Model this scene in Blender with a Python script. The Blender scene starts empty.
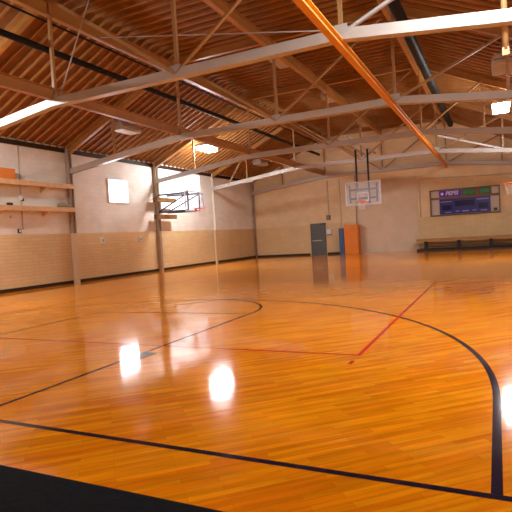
import bpy, bmesh, math, random
from mathutils import Vector, Matrix
random.seed(7)
scene = bpy.context.scene
COL = scene.collection

# ---------------------------------------------------------------- materials
def mat(name, color, rough=0.6, metal=0.0, spec=0.5, noise=0.0, nscale=6.0, bump=0.0, emit=None, estr=0.0, coat=0.0):
    m = bpy.data.materials.new(name); m.use_nodes = True
    nt = m.node_tree; b = nt.nodes['Principled BSDF']
    b.inputs['Base Color'].default_value = (*color, 1)
    b.inputs['Roughness'].default_value = rough
    b.inputs['Metallic'].default_value = metal
    b.inputs['Specular IOR Level'].default_value = spec
    b.inputs['Coat Weight'].default_value = coat
    if emit:
        b.inputs['Emission Color'].default_value = (*emit, 1)
        b.inputs['Emission Strength'].default_value = estr
    if noise > 0 or bump > 0:
        geo = nt.nodes.new('ShaderNodeNewGeometry')
        n = nt.nodes.new('ShaderNodeTexNoise'); n.inputs['Scale'].default_value = nscale
        n.inputs['Detail'].default_value = 4
        nt.links.new(geo.outputs['Position'], n.inputs['Vector'])
        if noise > 0:
            r = nt.nodes.new('ShaderNodeMapRange')
            r.inputs['From Min'].default_value = .3; r.inputs['From Max'].default_value = .7
            r.inputs['To Min'].default_value = 1 - noise; r.inputs['To Max'].default_value = 1 + noise
            nt.links.new(n.outputs['Fac'], r.inputs['Value'])
            mx = nt.nodes.new('ShaderNodeVectorMath'); mx.operation = 'SCALE'
            mx.inputs[0].default_value = color
            nt.links.new(r.outputs['Result'], mx.inputs['Scale'])
            nt.links.new(mx.outputs['Vector'], b.inputs['Base Color'])
        if bump > 0:
            bp = nt.nodes.new('ShaderNodeBump'); bp.inputs['Strength'].default_value = bump
            bp.inputs['Distance'].default_value = .01
            nt.links.new(n.outputs['Fac'], bp.inputs['Height'])
            nt.links.new(bp.outputs['Normal'], b.inputs['Normal'])
    return m

def wall_mat(name, axis, upper, lower, split=2.16):
    """painted block wall: two paint colours meeting at a height, block courses as bump and joint tone"""
    m = bpy.data.materials.new(name); m.use_nodes = True
    nt = m.node_tree; L = nt.links.new; b = nt.nodes['Principled BSDF']
    geo = nt.nodes.new('ShaderNodeNewGeometry')
    sep = nt.nodes.new('ShaderNodeSeparateXYZ'); L(geo.outputs['Position'], sep.inputs[0])
    comb = nt.nodes.new('ShaderNodeCombineXYZ')
    L(sep.outputs[axis], comb.inputs[0]); L(sep.outputs['Z'], comb.inputs[1])
    def brick(w, h, mort):
        t = nt.nodes.new('ShaderNodeTexBrick')
        t.inputs['Scale'].default_value = 1; t.inputs['Brick Width'].default_value = w
        t.inputs['Row Height'].default_value = h; t.inputs['Mortar Size'].default_value = mort
        t.inputs['Color1'].default_value = (1, 1, 1, 1); t.inputs['Color2'].default_value = (.93, .93, .93, 1)
        t.inputs['Mortar'].default_value = (.82, .80, .78, 1)
        L(comb.outputs[0], t.inputs['Vector']); return t
    up, lo = brick(.4, .2, .004), brick(.6, .135, .010)
    gt = nt.nodes.new('ShaderNodeMath'); gt.operation = 'GREATER_THAN'; gt.inputs[1].default_value = split
    L(sep.outputs['Z'], gt.inputs[0])
    def tint(t, c):
        x = nt.nodes.new('ShaderNodeMix'); x.data_type = 'RGBA'; x.blend_type = 'MULTIPLY'
        x.inputs['Factor'].default_value = 1
        L(t.outputs['Color'], x.inputs['A']); x.inputs['B'].default_value = (*c, 1); return x
    a, c = tint(lo, lower), tint(up, upper)
    n = nt.nodes.new('ShaderNodeTexNoise'); n.inputs['Scale'].default_value = 1.3; n.inputs['Detail'].default_value = 5
    L(geo.outputs['Position'], n.inputs['Vector'])
    mx = nt.nodes.new('ShaderNodeMix'); mx.data_type = 'RGBA'
    L(gt.outputs[0], mx.inputs['Factor']); L(a.outputs['Result'], mx.inputs['A']); L(c.outputs['Result'], mx.inputs['B'])
    mr = nt.nodes.new('ShaderNodeMapRange'); mr.inputs['To Min'].default_value = .86; mr.inputs['To Max'].default_value = 1.1
    L(n.outputs['Fac'], mr.inputs['Value'])
    sc = nt.nodes.new('ShaderNodeVectorMath'); sc.operation = 'SCALE'
    L(mx.outputs['Result'], sc.inputs[0]); L(mr.outputs['Result'], sc.inputs['Scale'])
    L(sc.outputs['Vector'], b.inputs['Base Color'])
    b.inputs['Roughness'].default_value = .55
    b.inputs['Specular IOR Level'].default_value = .3
    bp = nt.nodes.new('ShaderNodeBump'); bp.inputs['Strength'].default_value = .25; bp.inputs['Distance'].default_value = .01
    L(lo.outputs['Fac'], bp.inputs['Height']); bp.invert = True
    L(bp.outputs['Normal'], b.inputs['Normal'])
    return m

def floor_mat():
    m = bpy.data.materials.new('varnished_maple'); m.use_nodes = True
    nt = m.node_tree; L = nt.links.new; b = nt.nodes['Principled BSDF']
    geo = nt.nodes.new('ShaderNodeNewGeometry')
    mp = nt.nodes.new('ShaderNodeMapping'); mp.inputs['Rotation'].default_value = (0, 0, math.radians(-43))
    L(geo.outputs['Position'], mp.inputs['Vector'])
    br = nt.nodes.new('ShaderNodeTexBrick')
    br.inputs['Scale'].default_value = 1; br.inputs['Brick Width'].default_value = .62
    br.inputs['Row Height'].default_value = .062; br.inputs['Mortar Size'].default_value = .0006
    br.inputs['Bias'].default_value = 0
    br.offset = .37; br.offset_frequency = 2
    br.inputs['Color1'].default_value = FLOOR_A; br.inputs['Color2'].default_value = FLOOR_B
    br.inputs['Mortar'].default_value = (.28, .10, .012, 1)
    L(mp.outputs[0], br.inputs['Vector'])
    st = nt.nodes.new('ShaderNodeMapping'); st.inputs['Scale'].default_value = (1.2, 16, 1)
    L(mp.outputs[0], st.inputs['Vector'])
    n = nt.nodes.new('ShaderNodeTexNoise'); n.inputs['Scale'].default_value = 1.0; n.inputs['Detail'].default_value = 5
    L(st.outputs[0], n.inputs['Vector'])
    big = nt.nodes.new('ShaderNodeTexNoise'); big.inputs['Scale'].default_value = .35; big.inputs['Detail'].default_value = 3
    L(geo.outputs['Position'], big.inputs['Vector'])
    r1 = nt.nodes.new('ShaderNodeMapRange'); r1.inputs['From Min'].default_value = .3; r1.inputs['From Max'].default_value = .7
    r1.inputs['To Min'].default_value = .74; r1.inputs['To Max'].default_value = 1.18
    L(n.outputs['Fac'], r1.inputs['Value'])
    r2 = nt.nodes.new('ShaderNodeMapRange'); r2.inputs['From Min'].default_value = .3; r2.inputs['From Max'].default_value = .7
    r2.inputs['To Min'].default_value = .88; r2.inputs['To Max'].default_value = 1.12
    L(big.outputs['Fac'], r2.inputs['Value'])
    ml = nt.nodes.new('ShaderNodeMath'); ml.operation = 'MULTIPLY'
    L(r1.outputs[0], ml.inputs[0]); L(r2.outputs[0], ml.inputs[1])
    sc = nt.nodes.new('ShaderNodeVectorMath'); sc.operation = 'SCALE'
    L(br.outputs['Color'], sc.inputs[0]); L(ml.outputs[0], sc.inputs['Scale'])
    L(sc.outputs[0], b.inputs['Base Color'])
    b.inputs['Roughness'].default_value = FLOOR_ROUGH
    b.inputs['Specular IOR Level'].default_value = .36
    wv = nt.nodes.new('ShaderNodeTexNoise'); wv.inputs['Scale'].default_value = 2.2; wv.inputs['Detail'].default_value = 2
    wm = nt.nodes.new('ShaderNodeMapping'); wm.inputs['Scale'].default_value = (.5, 2.5, 1)
    L(mp.outputs[0], wm.inputs['Vector']); L(wm.outputs[0], wv.inputs['Vector'])
    bp = nt.nodes.new('ShaderNodeBump'); bp.inputs['Strength'].default_value = .09; bp.inputs['Distance'].default_value = .01
    L(wv.outputs['Fac'], bp.inputs['Height']); L(bp.outputs['Normal'], b.inputs['Normal'])
    return m

def glass_mat(name, tint=(.9, .95, 1), clear=.8):
    m = bpy.data.materials.new(name); m.use_nodes = True
    nt = m.node_tree; L = nt.links.new; out = nt.nodes['Material Output']; b = nt.nodes['Principled BSDF']
    b.inputs['Base Color'].default_value = (*tint, 1); b.inputs['Roughness'].default_value = .05
    t = nt.nodes.new('ShaderNodeBsdfTransparent'); t.inputs['Color'].default_value = (*tint, 1)
    mx = nt.nodes.new('ShaderNodeMixShader'); mx.inputs[0].default_value = clear
    L(b.outputs[0], mx.inputs[1]); L(t.outputs[0], mx.inputs[2]); L(mx.outputs[0], out.inputs['Surface'])
    return m

FLOOR_A = (.95, .335, .004, 1); FLOOR_B = (.80, .205, .002, 1); FLOOR_ROUGH = .082
LAMP = 45.0
WIN = 4.5; WALL_GLOW = .42
M = {}
M['floor'] = floor_mat()
M['wall_l'] = wall_mat('painted_block_side', 'Y', (.83, .79, .69), (.74, .55, .29))
M['wall_b'] = wall_mat('painted_block_end', 'X', (.84, .66, .40), (.76, .57, .30))
M['plaster'] = mat('smooth_plaster', (.68, .55, .38), .6, noise=.06, nscale=1.5)
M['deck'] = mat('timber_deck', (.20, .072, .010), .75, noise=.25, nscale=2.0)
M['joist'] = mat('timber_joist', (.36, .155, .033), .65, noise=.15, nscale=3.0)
M['steel'] = mat('painted_steel', (.48, .44, .39), .38, noise=.05, nscale=2)
M['web'] = mat('web_steel', (.40, .22, .08), .42, noise=.05, nscale=2)
M['beam'] = mat('primed_beam', (.40, .175, .035), .45, noise=.1, nscale=2)
M['beam_orange'] = mat('underlit_beam', (.72, .33, .05), .6, spec=.3, noise=.06, nscale=2)  # more orange than the other beams, standing for light from below
M['column'] = mat('column_paint', (.36, .28, .20), .5)
M['column_low'] = mat('column_low_paint', (.66, .52, .33), .5)
M['column_white'] = mat('column_white_paint', (.80, .73, .61), .5)
M['black'] = mat('black_paint', (.012, .012, .014), .35)
M['duct'] = mat('dark_duct', (.014, .012, .010), .55, spec=.15)
M['rubber'] = mat('black_rubber', (.006, .006, .008), .9, spec=.1, noise=.3, nscale=30, bump=.3)
M['line_black'] = mat('line_black', (.012, .010, .026), FLOOR_ROUGH, spec=.3)
M['line_red'] = mat('line_red', (.60, .014, .008), FLOOR_ROUGH, spec=.25)
M['base'] = mat('cove_base', (.04, .022, .012), .6, spec=.15)
M['wood'] = mat('shelf_pine', (.68, .44, .22), .5, noise=.12, nscale=5)
M['brown'] = mat('brown_wood', (.20, .095, .03), .5, noise=.15, nscale=5)
M['bench'] = mat('bench_wood', (.45, .20, .045), .4, noise=.15, nscale=4)
M['fixture'] = mat('fixture_tan', (.44, .35, .26), .4)
M['lens_off'] = mat('lens_unlit', (.48, .39, .29), .3)
M['lens_on'] = mat('lens_lit', (.9, .9, .9), .3, emit=(.93, .95, 1), estr=LAMP)
M['pane'] = mat('daylit_pane', (.9, .92, 1), .2, emit=(.86, .90, 1), estr=WIN)
M['wall_glow'] = mat('wall_glow_panel', (.8, .8, .8), .45, emit=(.95, .96, 1), estr=WALL_GLOW)  # glow standing for the lamp's brightness on the side wall
M['frame_w'] = mat('window_paint', (.75, .72, .68), .4)
M['glass'] = glass_mat('board_glass', (.93, .96, 1), .82)
M['board_edge'] = mat('board_edge', (.66, .72, .84), .35)
M['blue_steel'] = mat('blue_grey_steel', (.035, .045, .085), .35)
M['white'] = mat('white_paint', (.82, .82, .82), .4)
M['rim'] = mat('rim_orange', (.85, .13, .01), .35)
M['net'] = mat('net_cord', (.85, .82, .78), .8)
M['door'] = mat('door_grey', (.10, .105, .10), .45)
M['metal'] = mat('dull_metal', (.45, .44, .42), .35, metal=.7)
M['orange'] = mat('orange_vinyl', (.78, .22, .01), .4, noise=.06, nscale=3)
M['bluevinyl'] = mat('blue_vinyl', (.05, .11, .24), .4)
M['sb_blue'] = mat('scoreboard_blue', (.014, .018, .22), .4)
M['sb_dark'] = mat('scoreboard_display', (.008, .008, .05), .25)
M['sb_purple'] = mat('sign_purple', (.10, .02, .52), .4)
M['sb_green'] = mat('sign_green', (.01, .20, .01), .4)
M['sb_pale'] = mat('sign_pale', (.60, .52, .42), .5)
M['sb_text'] = mat('scoreboard_print', (.35, .36, .62), .5)
M['sb_white'] = mat('sign_white', (.80, .78, .88), .5)
M['grey'] = mat('conduit_grey', (.50, .44, .37), .45)
M['dark'] = mat('dark_plastic', (.03, .025, .02), .4)

# ---------------------------------------------------------------- mesh builder
class MB:
    def __init__(s): s.bm = bmesh.new()
    def box(s, x0, x1, y0, y1, z0, z1, mi=0):
        vs = [s.bm.verts.new((x, y, z)) for x in (x0, x1) for y in (y0, y1) for z in (z0, z1)]
        for f in ((0, 1, 3, 2), (4, 6, 7, 5), (0, 4, 5, 1), (2, 3, 7, 6), (0, 2, 6, 4), (1, 5, 7, 3)):
            s.bm.faces.new([vs[i] for i in f]).material_index = mi
        return s
    def prof(s, p0, p1, poly, up=(0, 0, 1), mi=0):
        p0, p1 = Vector(p0), Vector(p1); d = (p1 - p0).normalized(); up = Vector(up)
        if abs(d.dot(up)) > .95: up = Vector((0, 1, 0))
        side = d.cross(up).normalized(); u = side.cross(d).normalized()
        r = [[s.bm.verts.new(p + side * a + u * b) for a, b in poly] for p in (p0, p1)]
        n = len(poly)
        for i in range(n):
            j = (i + 1) % n
            s.bm.faces.new((r[0][i], r[0][j], r[1][j], r[1][i])).material_index = mi
        s.bm.faces.new(r[0][::-1]).material_index = mi; s.bm.faces.new(r[1]).material_index = mi
        return s
    def bar(s, p0, p1, w, h, up=(0, 0, 1), mi=0):
        return s.prof(p0, p1, [(-w/2, -h/2), (w/2, -h/2), (w/2, h/2), (-w/2, h/2)], up, mi)
    def angle(s, p0, p1, a, t, up=(0, 0, 1)):
        return s.prof(p0, p1, [(-a/2, -a/2), (a/2, -a/2), (a/2, -a/2+t), (-a/2+t, -a/2+t), (-a/2+t, a/2), (-a/2, a/2)], up)
    def ibeam(s, p0, p1, h, w, tf=.02, tw=.015):
        H, W, T = h/2, w/2, tw/2
        return s.prof(p0, p1, [(-W, -H), (W, -H), (W, -H+tf), (T, -H+tf), (T, H-tf), (W, H-tf), (W, H), (-W, H), (-W, H-tf), (-T, H-tf), (-T, -H+tf), (-W, -H+tf)])
    def tee(s, p0, p1, h, w, tf=.03, tw=.06):
        H, W, T = h/2, w/2, tw/2
        return s.prof(p0, p1, [(-W, -H), (W, -H), (W, -H+tf), (T, -H+tf), (T, H), (-T, H), (-T, -H+tf), (-W, -H+tf)])
    def tube(s, pts, r, n=10, mi=0, caps=True):
        pts = [Vector(p) for p in pts]; rings = []
        ref = Vector((0, 0, 1))
        for i, p in enumerate(pts):
            d = (pts[min(i+1, len(pts)-1)] - pts[max(i-1, 0)]).normalized()
            u = ref if abs(d.dot(ref)) < .95 else Vector((0, 1, 0))
            a = d.cross(u).normalized(); b = a.cross(d)
            rings.append([s.bm.verts.new(p + (a*math.cos(t) + b*math.sin(t))*r) for t in [2*math.pi*k/n for k in range(n)]])
        for r0, r1 in zip(rings, rings[1:]):
            for k in range(n):
                f = s.bm.faces.new((r0[k], r0[(k+1) % n], r1[(k+1) % n], r1[k])); f.smooth = True; f.material_index = mi
        if caps: s.bm.faces.new(rings[0][::-1]); s.bm.faces.new(rings[-1])
        return s
    def torus(s, c, R, r, n=28, m=8):
        c = Vector(c); rings = []
        for i in range(n):
            a = 2*math.pi*i/n; e = Vector((math.cos(a), math.sin(a), 0))
            rings.append([s.bm.verts.new(c + e*(R + r*math.cos(2*math.pi*k/m)) + Vector((0, 0, r*math.sin(2*math.pi*k/m)))) for k in range(m)])
        for i in range(n):
            for k in range(m):
                f = s.bm.faces.new((rings[i][k], rings[(i+1) % n][k], rings[(i+1) % n][(k+1) % m], rings[i][(k+1) % m])); f.smooth = True
        return s
    def poly(s, pts, mi=0):
        s.bm.faces.new([s.bm.verts.new(p) for p in pts]).material_index = mi; return s
    def prism(s, pts, off, mi=0):
        off = Vector(off); a = [s.bm.verts.new(p) for p in pts]; b = [s.bm.verts.new(Vector(p) + off) for p in pts]
        n = len(a)
        for i in range(n): s.bm.faces.new((a[i], a[(i+1) % n], b[(i+1) % n], b[i])).material_index = mi
        s.bm.faces.new(a[::-1]).material_index = mi; s.bm.faces.new(b).material_index = mi
        return s
    def build(s, name, mats, parent=None, bevel=0):
        bmesh.ops.recalc_face_normals(s.bm, faces=s.bm.faces[:])
        me = bpy.data.meshes.new(name); s.bm.to_mesh(me); s.bm.free()
        for x in (mats if isinstance(mats, (list, tuple)) else [mats]): me.materials.append(x)
        o = bpy.data.objects.new(name, me); COL.objects.link(o)
        if parent: o.parent = parent
        if bevel:
            b = o.modifiers.new('bevel', 'BEVEL'); b.width = bevel; b.segments = 2; b.limit_method = 'ANGLE'
        return o

def tag(o, label, cat, group=None):
    o['label'] = label; o['category'] = cat; o['kind'] = 'thing'
    if group: o['group'] = group
    return o
def thing(name, label, cat, loc=(0, 0, 0), group=None):
    o = bpy.data.objects.new(name, None); COL.objects.link(o); o.location = loc
    o.empty_display_size = .2
    return tag(o, label, cat, group)
def struct(o): o['kind'] = 'structure'; return o
def copy_tree(o, parent=None):
    c = o.copy(); COL.objects.link(c)
    if parent: c.parent = parent
    for ch in list(o.children): copy_tree(ch, c)
    return c

# ---------------------------------------------------------------- room dimensions (metres)
XL, XR, YF, YB = -16.6, 3.14, -2.0, 34.42
XC = -6.73
XA, XB = -10.75, -2.71           # roof breaks
ZE, ZT = 5.78, 8.48              # eave and flat-roof heights (underside of joists)
def roof_z(x):
    if x < XA: return ZE + (ZT-ZE)*(x-XL)/(XA-XL)
    if x > XB: return ZE + (ZT-ZE)*(XR-x)/(XR-XB)
    return ZT

# floor + painted lines
fl = struct(MB().box(XL-.3, XR+.3, YF-.3, YB+.3, -.2, 0).build('floor', M['floor']))
def flat_strip(name, pts, w, material, z=.0015):
    mb = MB(); L, R = [], []
    for i, p in enumerate(pts):
        a = Vector(pts[max(i-1, 0)]); b = Vector(pts[min(i+1, len(pts)-1)])
        d = (b-a).normalized(); n = Vector((-d.y, d.x)); p = Vector(p)
        L.append(mb.bm.verts.new((*(p+n*w/2), z))); R.append(mb.bm.verts.new((*(p-n*w/2), z)))
    for i in range(len(pts)-1): mb.bm.faces.new((L[i], R[i], R[i+1], L[i+1]))
    o = mb.build(name, material, fl); o['kind'] = 'structure'; return o
CX = -6.3
W = .055
KL, KR, FT = -8.3, -4.47, 8.95
y0 = 2.97; y_end = 28.0
flat_strip('baseline_marking', [(-15.2, y0), (2.7, y0)], W, M['line_black'])
R3 = 6.245; cy3 = 4.64
arc = [(CX+R3, y0+.03), (CX+R3, 3.8)] + [(CX + R3*math.cos(t), cy3 + R3*math.sin(t)) for t in [math.pi*k/72 for k in range(73)]] + [(CX-R3, 3.8), (CX-R3, y0+.03)]
flat_strip('three_point_marking', arc, .062, M['line_black'], .0017)
rk = (KR-KL)/2; ck = (KL+KR)/2
key = [(KR, y0+.03), (KR, FT)] + [(ck + rk*math.cos(t), FT + rk*math.sin(t)) for t in [math.pi*k/48 for k in range(1, 48)]] + [(KL, FT), (KL, y0+.03)]
flat_strip('key_marking', key, .05, M['line_black'], .0019)
flat_strip('free_throw_marking', [(KL, FT-.12), (KR, FT-.12)], .045, M['line_black'], .0021)
for x in (KR+.12, KL-.12):
    flat_strip('lane_block_marking', [(x, 5.22), (x, 5.55)], .2, M['line_black'], .0023)
flat_strip('center_line_marking', [(-15.2, 15.5), (2.7, 15.5)], W, M['line_black'])
# far half of the court
flat_strip('baseline_marking', [(-15.2, y_end), (2.7, y_end)], W, M['line_black'])
flat_strip('three_point_marking', [(x, y_end+y0-y) for x, y in arc], .06, M['line_black'], .0017)
flat_strip('key_marking', [(x, y_end+y0-y) for x, y in key], .05, M['line_black'], .0019)
# red volleyball lines
vx0, vx1, vy0, vy1 = -10.9, -1.565, 5.95, 26.4
flat_strip('volleyball_end_marking', [(vx0-.0, vy0), (vx1+.025, vy0)], .045, M['line_red'], .0025)
flat_strip('volleyball_side_marking', [(vx1, vy0), (vx1, vy1)], .05, M['line_red'], .0027)
flat_strip('volleyball_side_marking', [(vx0, vy0), (vx0, vy1)], .05, M['line_red'], .0027)
flat_strip('volleyball_end_marking', [(vx0, vy1), (vx1, vy1)], .045, M['line_red'], .0025)
flat_strip('service_mark', [(vx1, 5.52), (vx1, 5.68)], .05, M['line_red'], .0027)

# walls
struct(MB().box(XL-.3, XL, YF-.3, YB+.3, 0, ZE+.3).build('wall_left', M['wall_l']))
struct(MB().box(XR, XR+.3, YF-.3, YB+.3, 0, ZE+.3).build('wall_right', M['wall_l']))
gable = [(XL, 0), (XR, 0), (XR, ZE), (XB, ZT), (XA, ZT), (XL, ZE)]
gable = [(x, z + (.28 if z > 1 else 0)) for x, z in gable]
struct(MB().prism([(x, YB, z) for x, z in gable], (0, .3, 0)).build('wall_back', M['wall_b']))
struct(MB().prism([(x, YF, z) for x, z in gable], (0, -.3, 0)).build('wall_front', M['wall_b']))
struct(MB().box(-8.66, -4.62, YB-.035, YB, 0, 4.9).build('trim_1', M['plaster']))
struct(MB().box(XL, XL+.025, YF, YB, 0, .13).build('baseboard_left', M['base']))
struct(MB().box(XL+.03, -12.2, YB-.03, YB, 0, .13).box(-10.9, -8.7, YB-.03, YB, 0, .13).box(-4.6, XR, YB-.03, YB, 0, .13).build('baseboard_back', M['base']))

# roof deck with joists running up the slope
mb = MB(); dk = .09
pts = [(XL-.3, ZE-.3*(ZT-ZE)/(XA-XL)), (XA, ZT), (XB, ZT), (XR+.3, ZE-.3*(ZT-ZE)/(XR-XB))]
for (xa, za), (xb, zb) in zip(pts, pts[1:]):
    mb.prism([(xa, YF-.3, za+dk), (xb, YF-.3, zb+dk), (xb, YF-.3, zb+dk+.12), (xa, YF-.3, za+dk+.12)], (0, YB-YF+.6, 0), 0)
    y = YF + .1
    while y < YB - .05:
        mb.prism([(xa, y, za), (xb, y, zb), (xb, y, zb+dk), (xa, y, za+dk)], (0, .05, 0), 1)
        y += .40
struct(MB().box(XL, XL+.06, YF, YB, ZE-.16, ZE+.02).build('trim_2', M['base']))
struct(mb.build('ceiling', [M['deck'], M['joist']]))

# ---------------------------------------------------------------- wall columns
col_names = {
 16.2: 'steel wall column behind the end of the two plank shelves, dark above and cream below',
 22.3: 'brown steel wall column carrying the side basketball hoop arms',
 28.4: 'pale steel wall column between the big added glowing panel and the far corner'}
for y, lab in col_names.items():
    c = thing('wall_column', lab, 'column', (XL, y, 0), 'steel columns along the side wall')
    dark = y < 25
    MB().ibeam((.12 if dark else .075, 0, 2.16), (.12 if dark else .075, 0, ZE), .20 if dark else .1, .18 if dark else .09, .02, .02).build('upper_shaft', M['column'] if dark else M['column_white'], c)
    MB().box(.03, .22 if dark else .12, -.10, .09, 0, 2.16).build('casing', M['column'] if 20 < y < 25 else M['column_low'], c)
t = MB().tube([(XL+.14, YB-.14, 0), (XL+.14, YB-.14, 5.7)], .07).build('corner_pipe', M['column'])
tag(t, 'dark vertical pipe standing in the far corner of the room', 'pipe')

# ---------------------------------------------------------------- roof trusses
ZC, ZN = 4.82, 5.50
# unequal angle: upright leg on the viewer's side, flat leg behind it
CHORD = [(-.13, -.11), (.085, -.11), (.085, .11), (.06, .11), (.06, -.085), (-.13, -.085)]
def truss(y, label, far=False, rod=False, extra=False, xr=.45):
    t = thing('roof_truss', label, 'truss', (0, y, 0), 'steel roof trusses')
    yy = 0 if not far else -.15
    x0, x1 = XL+.06, XR-.06
    mb = MB()
    for a, b in (((x0, ZC), (XA, ZN)), ((XA, ZN), (XB, ZN)), ((XB, ZN), (x1, ZC))):
        mb.prof((a[0], yy, a[1]), (b[0], yy, b[1]), CHORD)
    mb.build('bottom_chord', M['steel'], t)
    rz = lambda x: roof_z(x) - .15
    mb = MB()
    for a, b in ((x0, XA), (XA, XB), (XB, x1)):
        mb.ibeam((a, yy, rz(a)), (b, yy, rz(b)), .26, .16)
    mb.build('top_chord', M['beam'], t)
    cz = lambda x: ZN if XA <= x <= XB else (ZC + (ZN-ZC)*((x-x0)/(XA-x0) if x < XA else (x1-x)/(x1-XB)))
    for x in (-14.0, XA, XC, XB, xr):
        MB().angle((x, yy+.06, cz(x)), (x, yy+.06, rz(x)), .085, .025).build('post', M['web'], t)
    webs = [((XC, ZN), (XB, rz(XB))), ((XC, ZN), (XA, rz(XA))), ((XB, ZN), (xr, rz(xr)))]
    if extra: webs += [((-14.0, rz(-14.0)), (-15.3, cz(-15.3))), ((XA+.1, ZN), (-14.0, rz(-14)))]
    for a, b in webs:
        MB().angle((a[0], yy-.05, a[1]), (b[0], yy-.05, b[1]), .085, .025).build('brace', M['steel'] if rod and a[0] > -3 else M['web'], t)  # paler steel on the near truss brace stands for lamplight
    for x in (XA, XC, XB):
        MB().box(x-.16, x+.16, yy-.055, yy-.04, ZN+.0, ZN+.2).build('gusset_plate', M['steel'], t)
    if rod:
        MB().tube([(XA+.18, yy+.02, ZN+.05), (-9.1, yy+.02, rz(-9.1)-.1)], .018, 6).build('tie_rod', M['steel'], t)
    if far:
        pass
    return t
T1 = truss(10.2, 'nearest and largest roof truss, white bottom chord crossing the top of the picture', rod=True)
T2 = truss(16.25, 'roof truss meeting the wall column at the end of the plank shelves')
T3 = truss(22.3, 'roof truss meeting the side wall above the side basketball hoop', xr=-.3)
T4 = truss(28.4, 'roof truss with pale bottom chord just before the scoreboard wall, behind the hanging hoop poles', extra=True)
T5 = truss(34.35, 'last roof truss, set flat against the scoreboard wall', far=True)
MB().angle((XB+.1, -.02, 6.3), (.9, -.02, 5.05), .09, .03).build('brace', M['white'], T4)  # white colour stands for lamplight falling on this steel brace
MB().angle((-15.9, -.02, 4.98), (-13.6, -.02, 5.0), .06, .02).build('brace', M['white'], T4)  # white here too stands for light on the steel

# longitudinal beams
def lbeam(x, z, h, w, label, material, y0=3.5, y1=YB-.05):
    o = MB().ibeam((x, y0, z), (x, y1, z), h, w, .022, .016).build('roof_beam', material)
    return tag(o, label, 'beam', 'long roof beams')
lbeam(XA, ZN+.22, .32, .16, 'brown long beam along the bottom chord ends on the shelf side', M['beam'])
lbeam(XB, ZN-.20, .17, .14, 'orange-brown long beam under the truss chords pointing at the scoreboard', M['beam_orange'])
lbeam(XA, ZT-.46, .38, .19, 'deep brown roof beam where the shelf-side slope meets the flat roof', M['beam'])
lbeam(XC, ZT-.45, .34, .17, 'brown roof beam along the middle of the flat roof', M['beam'])
lbeam(XB, ZT-.45, .28, .14, 'brown roof beam beside the thick black duct', M['beam'])

# ducts, cable
o = MB().tube([(XA-.25, 4, 7.02), (XA-.25, 33.9, 7.02)], .09, 14).build('roof_pipe', M['duct'])
tag(o, 'black pipe under the roof slope above the plank shelves', 'pipe')
o = MB().tube([(XA-.1, 4, 7.72), (XA-.1, 33.9, 7.72)], .03, 8).build('roof_cable', M['duct'])
tag(o, 'thin black cable running just above the black roof pipe', 'cable')
d = thing('roof_duct', 'thick black duct under the roof slope above the scoreboard end', 'duct', (-2.07, 0, 7.05))
MB().tube([(0, 4, 0), (0, 29.8, 0)], .145, 18).build('duct_tube', M['duct'], d)
for y in range(6, 30, 3): MB().tube([(0, y-.03, 0), (0, y+.03, 0)], .155, 18).build('joint_band', M['black'], d)
MB().tube([(XB, .05, ZN+.12), (XA+.12, 1.9, 7.85)], .014, 6).build('tie_rod', M['steel'], T1)
o = thing('hanging_conduit', 'grey vertical conduit hanging from the roof beside the near truss at the frame edge', 'conduit', (.27, 10.36, 4.62))
MB().tube([(0, 0, 0), (0, 0, roof_z(.27)-4.62+.05)], .055, 10).build('pipe', M['web'], o)
MB().box(-.06, .06, -.05, .05, -.1, .04).build('junction_box', M['web'], o)

# ---------------------------------------------------------------- light fixtures
def fixture(x, y, z, lit, label):
    g = 'lit ceiling lights' if lit else 'unlit ceiling lights'
    t = thing('ceiling_light', label, 'ceiling light', (x, y, z), g)
    MB().prism([(-.32, -.62, .0), (.32, -.62, .0), (.24, -.62, .14), (-.24, -.62, .14)], (0, 1.24, 0)).build('housing', M['fixture'], t)
    MB().box(-.31, .31, -.61, .61, -.18, -.002).build('lens', M['lens_on'] if lit else M['lens_off'], t, .05)
    h = roof_z(x) - z - .0
    for yy in (-.4, .4):
        MB().tube([(0, yy, .14), (0, yy, h+.03)], .018, 6).build('hanger', M['fixture'], t)
    return t
fixture(-13.95, 17.05, 6.45, False, 'unlit ceiling light on the shelf-side slope above the small window')
fixture(-13.8, 23.4, 6.48, True, 'glowing ceiling light above the side basketball hoop')
fixture(-13.85, 30.3, 6.42, False, 'unlit ceiling light nearest the far corner above the last wall column')
fixture(-7.2, 18.2, 8.28, False, 'unlit ceiling light nearest the viewer along the middle roof beam')
fixture(-7.2, 24.5, 8.28, False, 'unlit ceiling light in the middle of the row along the centre roof beam')
fixture(-7.2, 31.6, 8.28, False, 'unlit ceiling light farthest along the middle roof beam by the scoreboard wall')
fixture(.36, 17.05, 6.25, False, 'unlit boxy ceiling light directly above the glowing one at the frame edge')
fixture(.34, 23.1, 6.25, True, 'glowing ceiling light hanging over the scoreboard side at the frame edge')
for x in (-13.8, .33):
    fixture(x, 8.2, 6.4, True, 'lit ceiling light over the near end of the court')

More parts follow.
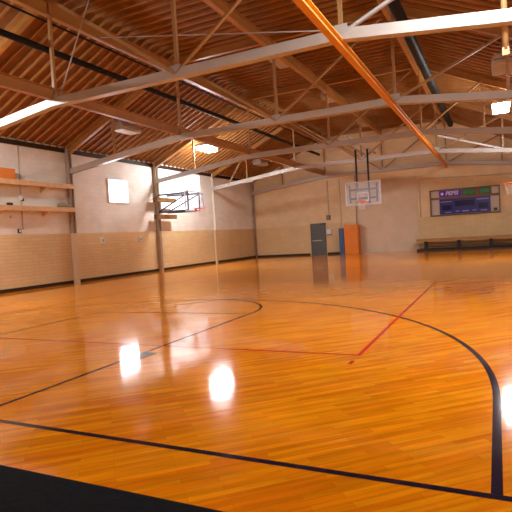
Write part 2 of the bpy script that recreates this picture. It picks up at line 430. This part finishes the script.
# ---------------------------------------------------------------- window and added glowing panel
def window(name, y0, y1, z0, z1, mull, glaze='pane'):
    t = bpy.data.objects.new(name, None); COL.objects.link(t); t.location = (XL, (y0+y1)/2, z0); struct(t)
    w, h = (y1-y0)/2, z1-z0
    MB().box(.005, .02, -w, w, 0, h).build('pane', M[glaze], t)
    mb = MB()
    mb.box(0, .06, -w-.06, -w, -.06, h+.06).box(0, .06, w, w+.06, -.06, h+.06)
    mb.box(0, .06, -w, w, -.06, 0).box(0, .06, -w, w, h, h+.06)
    for k in range(1, mull): mb.box(.005, .04, -w+2*w*k/mull-.025, -w+2*w*k/mull+.025, 0, h)
    mb.build('window_frame', M['frame_w'], t)
window('window_1', 18.68, 20.02, 3.63, 4.68, 1)
window('added_glow_panel', 22.75, 26.9, 3.4, 5.55, 2, 'wall_glow')  # glowing panel and frame added where the lamp brightens the wall

# ---------------------------------------------------------------- plank shelves and clutter on the side wall
def shelf(z, y1, label):
    t = thing('plank_shelf', label, 'shelf', (XL, 0, z), 'long plank shelves')
    MB().box(.0, .42, 9.0, y1, .05, .09).build('board', M['wood'], t)
    MB().box(.42, .46, 9.0, y1, -.10, .09).build('front_rail', M['wood'], t)
    for y in (10.4, 12.6, 14.7):
        MB().prism([(0, y, .05), (.40, y, .05), (.40, y, -.06), (0, y, -.30)], (0, .05, 0)).build('bracket', M['wood'], t)
    return t
shelf(4.13, 16.1, 'upper long pine plank shelf on the side wall')
shelf(3.15, 16.1, 'lower long pine plank shelf on the side wall')
o = MB().box(XL+.06, XL+.30, 11.6, 13.35, 4.222, 4.64).build('storage_box', M['orange'], bevel=.02)
tag(o, 'orange box standing on the upper plank shelf', 'box')
mb = MB()
bmesh.ops.create_uvsphere(mb.bm, u_segments=14, v_segments=8, radius=1, matrix=Matrix.Translation((XL+.24, 15.55, 3.242+.10)) @ Matrix.Diagonal((.13, .22, .12, 1)))
bmesh.ops.create_uvsphere(mb.bm, u_segments=12, v_segments=8, radius=1, matrix=Matrix.Translation((XL+.24, 15.85, 3.242+.07)) @ Matrix.Diagonal((.12, .16, .08, 1)))
o = mb.build('bag', M['column'])
tag(o, 'small brown-grey bag lying on the lower plank shelf near its end', 'bag')
o = MB().box(XL+.28, XL+.38, 12.86, 13.08, 3.242, 3.35).build('small_case', M['dark'], bevel=.015)
tag(o, 'small dark case on the lower plank shelf near the frame edge', 'case')
def wall_box(name, y, z, w, h, d, m, label, cat):
    t = thing(name, label, cat, (XL, y, z))
    MB().box(0, d, -w/2, w/2, -h/2, h/2).build('box_body', M[m], t, .01)
    MB().box(d, d+.012, -w*.3, w*.3, -h*.3, h*.3).build('cover', M['frame_w'] if m != 'white' else M['grey'], t)
    return t
wall_box('outlet_box', 18.03, 1.80, .22, .26, .05, 'white', 'white outlet box on the tan wall below the small window', 'outlet')
wall_box('outlet_box', 20.8, 1.78, .22, .26, .05, 'white', 'white outlet box on the tan wall close to the hoop column', 'outlet')
wall_box('switch_box', 13.55, 2.30, .14, .16, .06, 'dark', 'dark switch box at the paint line below the plank shelves', 'switch')
wall_box('wall_mounted_sensor', 13.24, 2.84, .10, .10, .05, 'grey', 'small grey sensor on the wall under the lower plank shelf', 'sensor')
o = thing('alarm_bell', 'small round white bell on the wall between the two plank shelves', 'bell', (XL, 13.7, 3.60))
MB().tube([(0, 0, 0), (.07, 0, 0)], .10, 16).build('bell_dome', M['white'], o)
MB().box(0, .05, .06, .15, -.14, -.02).build('bell_box', M['dark'], o)
o = MB().tube([(XL+.02, 13.72, 2.35), (XL+.02, 13.77, 5.72)], .022, 8).build('conduit', M['grey'])
tag(o, 'thin pale vertical conduit on the side wall crossing both plank shelves', 'conduit')

# ---------------------------------------------------------------- basketball hoops
def hoop_parts(t, s, cz, bw, bh, rimx, rimz):
    """board faces +s X of local frame; board plane at x=0, centred y=0, bottom at z=cz"""
    MB().box(-.012, .012, -bw/2+.05, bw/2-.05, cz+.05, cz+bh-.05).build('glass_pane', M['glass'], t)
    mb = MB()
    mb.box(-.025, .025, -bw/2, bw/2, cz, cz+.05).box(-.025, .025, -bw/2, bw/2, cz+bh-.05, cz+bh)
    mb.box(-.025, .025, -bw/2, -bw/2+.05, cz+.05, cz+bh-.05).box(-.025, .025, bw/2-.05, bw/2, cz+.05, cz+bh-.05)
    mb.build('board_frame', M['board_edge'], t)
    mb = MB(); a = s*.014; b = s*.02; x0, x1 = min(a, b), max(a, b)
    tw, th, zz = .61, .46, rimz+.02
    mb.box(x0, x1, -tw/2, tw/2, zz, zz+.05).box(x0, x1, -tw/2, tw/2, zz+th-.05, zz+th)
    mb.box(x0, x1, -tw/2, -tw/2+.05, zz+.05, zz+th-.05).box(x0, x1, tw/2-.05, tw/2, zz+.05, zz+th-.05)
    mb.build('target_square', M['white'], t)
    c = s*(.15+.23)
    rim = MB().torus((c, 0, rimz), .23, .022)
    rim.box(min(0, s*.17), max(0, s*.17), -.09, .09, rimz-.025, rimz+.012)
    rim.box(min(s*.014, s*.03), max(s*.014, s*.03), -.11, .11, rimz-.13, rimz+.03)
    rim = rim.build('rim', M['rim'], t)
    mb = MB(); N = 12
    lv = [(0, .228), (.10, .20), (.20, .165), (.30, .14), (.42, .135)]
    for k in range(N):
        for i in range(len(lv)-1):
            for sg in (1, -1):
                o0 = k + (.5 if i % 2 else 0); a0 = 2*math.pi*o0/N; a1 = 2*math.pi*(o0+.5*sg)/N
                mb.tube([(c+lv[i][1]*math.cos(a0), lv[i][1]*math.sin(a0), rimz-lv[i][0]), (c+lv[i+1][1]*math.cos(a1), lv[i+1][1]*math.sin(a1), rimz-lv[i+1][0])], .006, 4, caps=False)
    mb.build('net', M['net'], rim)

def side_hoop(x, y, s, wallx, label, rimz, gap=0):
    t = thing('basketball_hoop', label, 'basketball hoop', (x, y, 0), 'basketball hoops')
    cz = rimz-.15
    hoop_parts(t, s, cz, 1.83, 1.07, 0, rimz)
    w = (wallx - x)                       # local x of the wall
    w0 = w + s*gap; ww = w0 + s*.22
    for yy in (-.55, .55):
        for z in (cz+.07, cz+.98):
            MB().tube([(-s*.03, yy, z), (ww, yy*.75, z+.03)], .048, 8).build('support_arm', M['blue_steel'], t)
        MB().tube([(-s*.05, yy, cz+.95), (ww, yy*.75, cz+.12)], .038, 8).build('diagonal_brace', M['blue_steel'], t)
    for yy in (-.55, .55): MB().tube([(-s*.06, yy, cz-.02), (-s*.06, yy, cz+1.1)], .05, 8).build('back_post', M['blue_steel'], t)
    for z in (cz+.07, cz+.98):
        MB().box(min(w0, ww), max(w0, ww), -.55, 1.25, z-.30, z-.07).build('wall_block', M['brown'], t)
    return t
side_hoop(-14.12, 22.35, 1, XL, 'glass basketball hoop on blue arms fixed to the side wall by the added glowing panel', 3.19, .235)
side_hoop(.93+.0, 22.3, -1, XR, 'basketball hoop at the frame edge with white net, in front of the scoreboard', 3.02)

# hanging far hoop (faces the viewer)
t = thing('basketball_hoop', 'glass basketball hoop hanging on two black poles in front of the far wall', 'basketball hoop', (-6.22, 26.2, 0), 'basketball hoops')
t.rotation_euler = (0, 0, -math.pi/2)
hoop_parts(t, 1, 2.87, 1.84, 1.22, 0, 3.04)
for yy in (-.31, .31):
    MB().tube([(-.10, yy, 2.95), (-.10, yy, 5.80)], .05, 10).build('hanging_pole', M['black'], t)
    MB().tube([(-2.1, yy, 5.80), (3.7, yy, 5.80)], .05, 10).build('carrier_pipe', M['steel'], t)
for z in (3.22, 3.68):
    MB().box(-.14, -.06, -.72, .72, z-.055, z+.055).build('cross_bar', M['blue_steel'], t)
for yy in (-.71, .71): MB().box(-.12, -.05, yy-.04, yy+.04, 3.0, 3.95).build('back_frame', M['blue_steel'], t)

# ---------------------------------------------------------------- back wall: door, mats, small things
t = bpy.data.objects.new('door_1', None); COL.objects.link(t); t.location = (-11.52, YB, 0); struct(t)
dp = MB().box(-.47, .47, -.06, -.01, .0, 2.17).build('door_panel', M['door'], t)
MB().box(-.56, -.47, -.09, 0, 0, 2.25).box(.47, .56, -.09, 0, 0, 2.25).box(-.47, .47, -.09, 0, 2.17, 2.25).build('door_frame', M['door'], t)
MB().box(-.45, .28, -.10, -.06, .98, 1.05).build('push_bar', M['metal'], dp)
MB().box(.15, .62, -.16, -.06, 2.14, 2.23).build('door_closer', M['dark'], t)
o = thing('wall_mounted_speaker', 'small dark speaker high on the far wall just beyond the grey door', 'speaker', (-10.70, YB, 2.60))
MB().box(-.13, .13, -.13, 0, -.16, .16).build('speaker_case', M['dark'], o, .015)
MB().box(-.09, .09, -.145, -.13, -.12, .12).build('grille', M['column'], o)
o = thing('wall_mounted_dispenser', 'white dispenser box with a brown underside between grey door and orange mat', 'dispenser', (-10.70, YB, 1.36))
MB().box(-.18, .18, -.16, 0, .07, .42).build('dispenser_case', M['white'], o, .02)
MB().box(-.15, .15, -.14, 0, 0, .07).build('dispenser_tray', M['brown'], o)
o = MB().tube([(-10.66, YB-.025, 2.78), (-10.66, YB-.025, 5.2)], .022, 8).build('conduit', M['grey'])
tag(o, 'thin vertical conduit on the far wall running up from the small dark speaker', 'conduit')
o = MB().tube([(-9.79, YB-.025, .14), (-9.79, YB-.025, 5.25)], .022, 8).build('conduit', M['grey'])
tag(o, 'thin vertical conduit on the far wall above the blue mat', 'conduit')
o = MB().tube([(-8.68, YB-.05, 2.0), (-8.66, YB-.05, 5.35)], .03, 8).build('conduit', M['column'])
tag(o, 'dark vertical conduit on the far wall rising behind the orange mat', 'conduit')
o = MB().tube([(-4.45, YB-.025, 2.2), (-4.45, YB-.025, 4.6), (-4.38, YB-.025, 4.66), (2.6, YB-.025, 4.36)], .022, 8).build('conduit', M['grey'])
tag(o, 'thin conduit looping over the top of the scoreboard', 'conduit')
def mat_panel(x0, x1, y0, y1, h, m, label):
    t = thing('gym_mat', label, 'gym mat', ((x0+x1)/2, (y0+y1)/2, 0), 'folded mats on the far wall')
    n = 4; d = (y1-y0)/n; w = (x1-x0)/2
    for k in range(n):
        MB().box(-w, w, -(y1-y0)/2+k*d+.003, -(y1-y0)/2+(k+1)*d-.003, 0, h).build('fold', M[m], t, .015)
    return t
mat_panel(-9.42, -8.46, 33.6, 34.30, 1.98, 'orange', 'tall orange folded gym mat standing on end against the far wall')
mat_panel(-9.84, -9.48, 33.75, 34.30, 1.78, 'bluevinyl', 'narrow blue folded gym mat standing beside the orange one')

# scoreboard (wall unit)
t = thing('scoreboard', 'blue electronic scoreboard with purple and green sponsor signs in a brown frame', 'scoreboard', (-1.78, YB, 2.16))
Wd, Hh = 2.04, 1.68
mb = MB()
mb.box(-Wd, Wd, -.14, 0, Hh-.07, Hh).box(-Wd, Wd, -.14, 0, 0, .07)
mb.box(-Wd, -Wd+.07, -.14, 0, .07, Hh-.07).box(Wd-.07, Wd, -.14, 0, .07, Hh-.07)
mb.box(-Wd+.07, Wd-.07, -.14, 0, 1.06, 1.19)
mb.build('wood_frame', M['brown'], t)
MB().box(-Wd+.07, Wd-.07, -.03, 0, .07, Hh-.07).build('back_panel', M['sb_pale'], t)
MB().box(-1.47, 1.50, -.12, -.03, .09, 1.06).build('display_case', M['sb_blue'], t)
MB().box(-.55, .60, -.126, -.12, .56, .90).build('clock_display', M['sb_dark'], t)
MB().box(-1.32, -.75, -.126, -.12, .34, .66).build('score_display', M['sb_dark'], t)
MB().box(.80, 1.36, -.126, -.12, .34, .66).build('score_display', M['sb_dark'], t)
for x0, x1, z0, z1 in ((-1.40, -.72, .86, .91), (.72, 1.42, .88, .94), (-1.15, -.78, .18, .23), (-.52, -.30, .22, .27), (-.14, .26, .2, .27), (.46, .70, .22, .27), (.92, 1.28, .18, .23)):
    MB().box(x0, x1, -.125, -.12, z0, z1).build('printed_strip', M['sb_text'], t)
MB().box(-1.47, -.13, -.12, -.03, 1.20, Hh-.08).build('purple_sign', M['sb_purple'], t)
MB().box(-.11, 1.58, -.06, -.03, 1.20, Hh-.08).build('sign_backing', M['brown'], t)
MB().box(-.07, .62, -.12, -.06, 1.22, Hh-.10).build('green_sign', M['sb_green'], t, .05)
MB().box(.90, 1.50, -.12, -.06, 1.24, Hh-.09).build('green_sign', M['sb_green'], t, .05)
MB().box(1.66, 1.86, -.10, -.03, .12, .30).build('control_box', M['dark'], t)
cu = bpy.data.curves.new('sign_lettering', 'FONT'); cu.body = 'PEPSI'; cu.size = .34; cu.extrude = .004; cu.shear = .2
cu.align_x = 'CENTER'; cu.align_y = 'CENTER'; cu.offset = .008
tmp = bpy.data.objects.new('tmp', cu); COL.objects.link(tmp)
bpy.context.view_layer.update()
me = bpy.data.meshes.new_from_object(tmp.evaluated_get(bpy.context.evaluated_depsgraph_get()))
bpy.data.objects.remove(tmp)
me.materials.clear(); me.materials.append(M['sb_white'])
o = bpy.data.objects.new('sign_lettering', me); COL.objects.link(o); o.parent = t
o.location = (-.72, -.126, 1.40); o.rotation_euler = (math.pi/2, 0, 0)
MB().tube([(-1.29, -.12, 1.40), (-1.29, -.127, 1.40)], .09, 20).build('sign_emblem', M['sb_white'], t)

# long folded bench under the scoreboard
t = thing('bench', 'long low wooden bench with dark legs beneath the scoreboard', 'bench', (-.9, 33.65, 0))
MB().box(-3.75, 3.85, -.32, .30, .60, .76).build('bench_top', M['bench'], t, .01)
MB().box(-3.9, 3.85, .34, .55, .44, .52).build('rear_plank', M['wood'], t)
for x in (-3.2, -1.25, .55, 2.4, 3.6):
    MB().box(x-.10, x+.10, -.22, -.14, .12, .60).box(x-.10, x+.10, .16, .24, .12, .60).box(x-.05, x+.05, -.14, .16, .34, .42).build('leg', M['black'], t)
MB().box(-3.75, 3.85, -.36, .38, 0, .12).build('foot_runner', M['black'], t)
MB().bar((-3.1, -.18, .26), (3.5, -.18, .26), .05, .06).build('stretcher', M['dark'], t)

# black floor mat in the near corner
o = MB().box(-15.5, 2.6, -1.6, 2.32, .001, .012).build('floor_mat', M['rubber'])
tag(o, 'black rubber mat on the floor behind the court baseline', 'floor mat')

# ---------------------------------------------------------------- world, camera, view
w = bpy.data.worlds.new('world'); scene.world = w; w.use_nodes = True
w.node_tree.nodes['Background'].inputs['Color'].default_value = (.7, .8, 1, 1)
w.node_tree.nodes['Background'].inputs['Strength'].default_value = 1.0

f_px, yaw, pitch, roll, camh = 501.965, -0.449118521, -0.0366277818, -0.0602194447, 1.5
fwd = Vector((math.sin(yaw)*math.cos(pitch), math.cos(yaw)*math.cos(pitch), math.sin(pitch)))
r0 = Vector((math.cos(yaw), -math.sin(yaw), 0)); u0 = r0.cross(fwd)
rt = math.cos(roll)*r0 + math.sin(roll)*u0; up = -math.sin(roll)*r0 + math.cos(roll)*u0
cam = bpy.data.cameras.new('camera'); co = bpy.data.objects.new('camera', cam); COL.objects.link(co)
co.matrix_world = Matrix(((rt.x, up.x, -fwd.x, 0), (rt.y, up.y, -fwd.y, 0), (rt.z, up.z, -fwd.z, camh), (0, 0, 0, 1)))
cam.sensor_width = 36; cam.lens = f_px/512*36; cam.clip_start = .05; cam.clip_end = 200
scene.camera = co
scene.cycles.use_denoising = True
scene.cycles.max_bounces = 10; scene.cycles.diffuse_bounces = 6
scene.cycles.sample_clamp_indirect = 8
vs = scene.view_settings
vs.view_transform = 'Standard'; vs.look = 'None'; vs.gamma = 1; vs.use_curve_mapping = False
vs.exposure = 2.0
